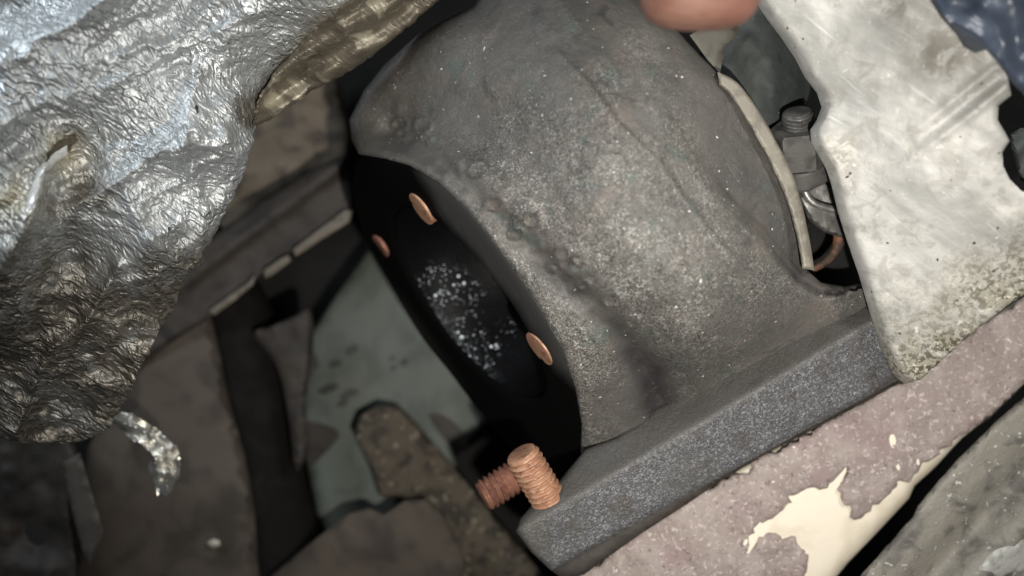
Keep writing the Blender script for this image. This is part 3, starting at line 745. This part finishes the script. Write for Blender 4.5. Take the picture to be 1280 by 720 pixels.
# ================================================================== FOIL SCRAP
sp = [(134, 516), (150, 514), (166, 518), (180, 526), (196, 536), (210, 548), (222, 560), (226, 574), (224, 596), (214, 614), (206, 621), (196, 620), (194, 606), (188, 592), (185, 580), (192, 570), (184, 562), (172, 556), (160, 546), (152, 536), (138, 527)]
sp_mid = np.array([(134, 520), (160, 531), (184, 546), (204, 566), (208, 590), (204, 620)], float)
def z_scrap(x, y, d):
    c, sg = polyline_d(sp_mid, x, y); q = c * sg + fbm(x, y, 22, 2, 5) * 5
    return -170 + 10 * np.abs(((q / 9.0 + .3) % 2) - 1) + 5 * np.abs(((x + 1.6 * y) / 26 + fbm(x, y, 20, 1, 9)) % 2 - 1) + np.minimum(d, 6) * .8
sc_o = obj('foil_scrap', surf(sp, z_scrap, 2.6, 4, rough_edge=1.2), m_plain('clean_crumpled_foil', (.80, .78, .72), .30, .85, (.5, .48, .42), 16, grain=6, gb=.6), None, sharp=25)
tag(sc_o, 'small curled scrap of bright crumpled foil hanging over the brown panel', 'foil scrap')

# ================================================================== DEEP BACKGROUND, LEFT AND CENTRE
bp = obj('bulkhead', surf([(60, 800), (96, 700), (110, 560), (150, 480), (220, 400), (262, 390), (274, 440), (286, 500), (306, 570), (318, 640), (330, 800)], lambda x, y, d: -450 + .05 * (y - 500) + fbm(x, y, 120, 3, 4) * 10, 10, 40, radius=18), BROWN, None)
tag(bp, 'dusty brown metal panel behind the curled foil scrap', 'panel')
gp = thing('green_panel', 'green grey metal panel with oily spots below the black outlet', 'panel', (500, 470, -560))
def z_gp(x, y, d): return -560 + fbm(x, y, 120, 2, 6) * 6
obj('panel_sheet', surf([(378, 470), (388, 420), (420, 370), (462, 312), (490, 280), (620, 330), (680, 420), (660, 490), (618, 518), (572, 566), (560, 640), (420, 700), (396, 640), (380, 560)], z_gp, 9, 25, radius=6), PANEL, gp, sharp=60)
for (x, y, rx, ry) in ((384, 455, 14, 16), (440, 437, 8, 6), (420, 455, 9, 6), (410, 486, 13, 6), (438, 492, 12, 6), (505, 453, 6, 5), (492, 460, 4, 4), (428, 504, 8, 4), (490, 448, 5, 3)):  # first entry is a dark disc for a bolt hole's shade, rest oil
    pts = [(x + rx * brng.uniform(.75, 1.15) * math.cos(a), y + ry * brng.uniform(.75, 1.15) * math.sin(a) - .3 * rx * math.cos(a)) for a in np.linspace(0, 2 * math.pi, 11)[:-1]]
    obj('oil_and_hole_spot', surf(pts, lambda x, y, d: z_gp(x, y, d) + 1.5, 5, 2, smooth=True), OILSPOT, gp)
obj('brown_stain', surf([(378, 530), (410, 532), (424, 544), (404, 568), (386, 580)], lambda x, y, d: z_gp(x, y, d) + 2.0, 6, 3, smooth=True), DARKBROWN, gp)
obj('brown_stain', surf([(536, 520), (552, 518), (572, 532), (584, 548), (578, 562), (558, 552)], lambda x, y, d: z_gp(x, y, d) + 2.0, 6, 3, smooth=True), DARKBROWN, gp)

hs = obj('black_hose', tube([list(W(x, y, -540)) for x, y in ((235, 300), (296, 400), (318, 500), (332, 600), (352, 690), (360, 800))], [62, 66, 66, 70, 70, 70], 24), RUBBER, None)
tag(hs, 'thick black rubber hose running down beside the brown panel', 'hose')
sb = obj('narrow_bracket', surf([(318, 418), (340, 408), (366, 396), (388, 388), (392, 420), (388, 460), (382, 510), (386, 560), (370, 588), (360, 520), (346, 460)], lambda x, y, d: -420 + fbm(x, y, 40, 2, 7) * 6, 6, 30, radius=8, smooth=True), DARKBROWN, None)
tag(sb, 'narrow brown bracket between the black hose and the green panel', 'bracket')

cb = thing('channel_bar', 'dark brown channel bar running diagonally out from under the foil', 'bar', (320, 300, -330))
LIPM = m_plain('lit_brown_edge', (.14, .12, .095), .6, .2, (.09, .075, .06), 25, grain=8, gb=1)  # lighter brown puts the light on the bar's lower edge into colour
def along(x, y): return ((x - 200) * .80 - (y - 420) * .60), ((x - 200) * .60 + (y - 420) * .80)   # along, across
def z_bar(x, y, d):
    a, c = along(x, y); return -420 + 14 * np.exp(-((c + 36) / 9) ** 2) + 12 * np.exp(-((c - 30) / 8) ** 2) - 8 * np.exp(-((c) / 22) ** 2) + fbm(x, y, 50, 3, 3) * 5
obj('bar_body', surf([(150, 470), (186, 396), (232, 322), (300, 270), (400, 206), (432, 192), (442, 232), (442, 262), (426, 274), (380, 306), (330, 344), (282, 384), (230, 418), (186, 446)], z_bar, 6, 50, radius=10), DARKBROWN, cb, sharp=60)
obj('bar_lip', surf([(262, 388), (284, 372), (312, 352), (320, 342), (316, 356), (290, 378), (268, 394)], lambda x, y, d: -398 + 0 * x, 5, 12, radius=3), LIPM, cb)
obj('bar_lip', surf([(330, 338), (350, 324), (360, 318), (364, 326), (340, 344), (332, 348)], lambda x, y, d: -398 + 0 * x, 5, 12, radius=3), LIPM, cb)
obj('bar_lip', surf([(366, 312), (400, 286), (432, 262), (442, 264), (436, 278), (404, 298), (370, 320)], lambda x, y, d: -398 + 0 * x, 5, 12, radius=3), LIPM, cb)
uc = obj('upper_casting', surf([(280, 150), (330, 120), (410, 60), (422, 92), (430, 130), (438, 176), (434, 214), (380, 230), (330, 262), (270, 300), (260, 240)], lambda x, y, d: -560 + 26 * np.sin((y - x * .12) / 22.0) + fbm(x, y, 60, 3, 13) * 16, 7, 60, radius=16), m_plain('brown_dusty_casting', (0.15, 0.122, 0.09), .8, 0, (0.075, 0.061, 0.048), 45, grain=12, gb=1.5), None)
tag(uc, 'lumpy brown casting in shade between the foil fold and the elbow', 'engine casting')

mb = obj('muddy_bracket', surf([(442, 540), (450, 520), (476, 506), (500, 510), (520, 530), (546, 560), (580, 600), (620, 650), (680, 720), (700, 800), (560, 800), (540, 680), (500, 620), (476, 622), (466, 590)], lambda x, y, d: -470 + 10 * np.exp(-((x - 480) ** 2 + (y - 560) ** 2) / 60 ** 2) + fbm(x, y, 40, 3, 23) * 7, 6, 50, radius=8), OLIVE, None)
tag(mb, 'mud caked brown bracket arm crossing the green panel', 'bracket')
bb = obj('brown_block', surf([(300, 800), (340, 720), (392, 676), (436, 642), (462, 636), (480, 644), (506, 626), (532, 624), (560, 650), (580, 690), (574, 800)], lambda x, y, d: -400 + fbm(x, y, 90, 3, 33) * 8 - .03 * (x - 400), 7, 60, radius=7), BROWN, None)
tag(bb, 'dull brown block at the bottom edge below the muddy bracket', 'engine block')
kb = thing('corner_bracket', 'dark dirty bracket with a black round hole in the lower left corner', 'bracket', (50, 640, -250))
obj('bracket_body', surf([(-90, 520), (20, 530), (90, 545), (104, 580), (90, 640), (100, 700), (90, 800), (-90, 800)], lambda x, y, d: -250 - 30 * np.exp(-((x - 44) ** 2 + (y - 666) ** 2) / 34 ** 2) + fbm(x, y, 50, 3, 3) * 9, 6, 50, radius=12), DARKBROWN, kb, sharp=60)
obj('hole', surf([(10, 672), (18, 652), (34, 642), (52, 636), (68, 648), (76, 666), (70, 686), (52, 695), (28, 692)], lambda x, y, d: -272 + 0 * x, 5, 40, smooth=True), BLACK, kb)
obj('strip', surf([(78, 578), (100, 566), (116, 620), (130, 664), (112, 706), (104, 690), (90, 640)], lambda x, y, d: -225 - .1 * (y - 570), 6, 14, radius=4), m_plain('grey_strip_metal', (.062, .056, .048), .6, .0, (.048, .042, .036), 40, grain=8, gb=.8), kb, label='pale grey strip along the bracket')
ch = obj('metal_chip', surf([(259, 678), (266, 674), (274, 676), (275, 681), (266, 684)], lambda x, y, d: -425 + 0 * x, 3, 4, radius=1.5), m_plain('chip_metal', (.5, .47, .4), .5, .3, grain=0), None)
tag(ch, 'tiny pale metal chip lying on the brown panel', 'chip')

# ================================================================== FINGERTIP
def hand():
    me = bpy.data.meshes.new('person')
    J = [  # position (working units), radius
        ((700, 1250, 330), 150), ((560, 1000, 340), 150), ((400, 860, 345), 120), ((270, 690, 350), 78), ((205, 520, 352), 64), ((178, 385, 345), 62), ((173, 305, 335), 66), ((172, 262, 328), 62), ((172, 236, 324), 46)]
    V = [j[0] for j in J]; R = [j[1] for j in J]; E = [(i, i + 1) for i in range(len(J) - 1)]
    for k, (bx, by, ln) in enumerate(((420, 1060, 1.0), (450, 1160, 1.1), (500, 1250, 1.02), (560, 1330, .82))):
        p = len(V); V.append((bx, by, 360)); R.append(70); E.append((1, p))
        for (dx, dy, dz, r) in ((-190, 40, 20, 48), (-150, -10, -70, 43), (-80, -30, -95, 38)):
            q = V[-1]; V.append((q[0] + dx * ln, q[1] + dy * ln, q[2] + dz * ln)); R.append(r); E.append((len(V) - 2, len(V) - 1))
    V = np.array(V, float) * S; c = V[6].copy()
    me.from_pydata([tuple(v) for v in V - c], E, []); me.update()
    o = bpy.data.objects.new('person', me); COL.objects.link(o); o.location = c
    m = o.modifiers.new('skin', 'SKIN')
    import bmesh
    bm = bmesh.new(); bm.from_mesh(me); sl = bm.verts.layers.skin.verify()
    for v, r in zip(bm.verts, R):
        v[sl].radius = (r * S, r * S * .86); v[sl].use_root = v.index == 0
    bm.to_mesh(me); bm.free()
    m.use_smooth_shade = True
    s = o.modifiers.new('sub', 'SUBSURF'); s.levels = 2; s.render_levels = 3
    me.materials.append(SKIN)
    return o
tag(hand(), 'bare fingertip reaching in over the top of the elbow', 'person')
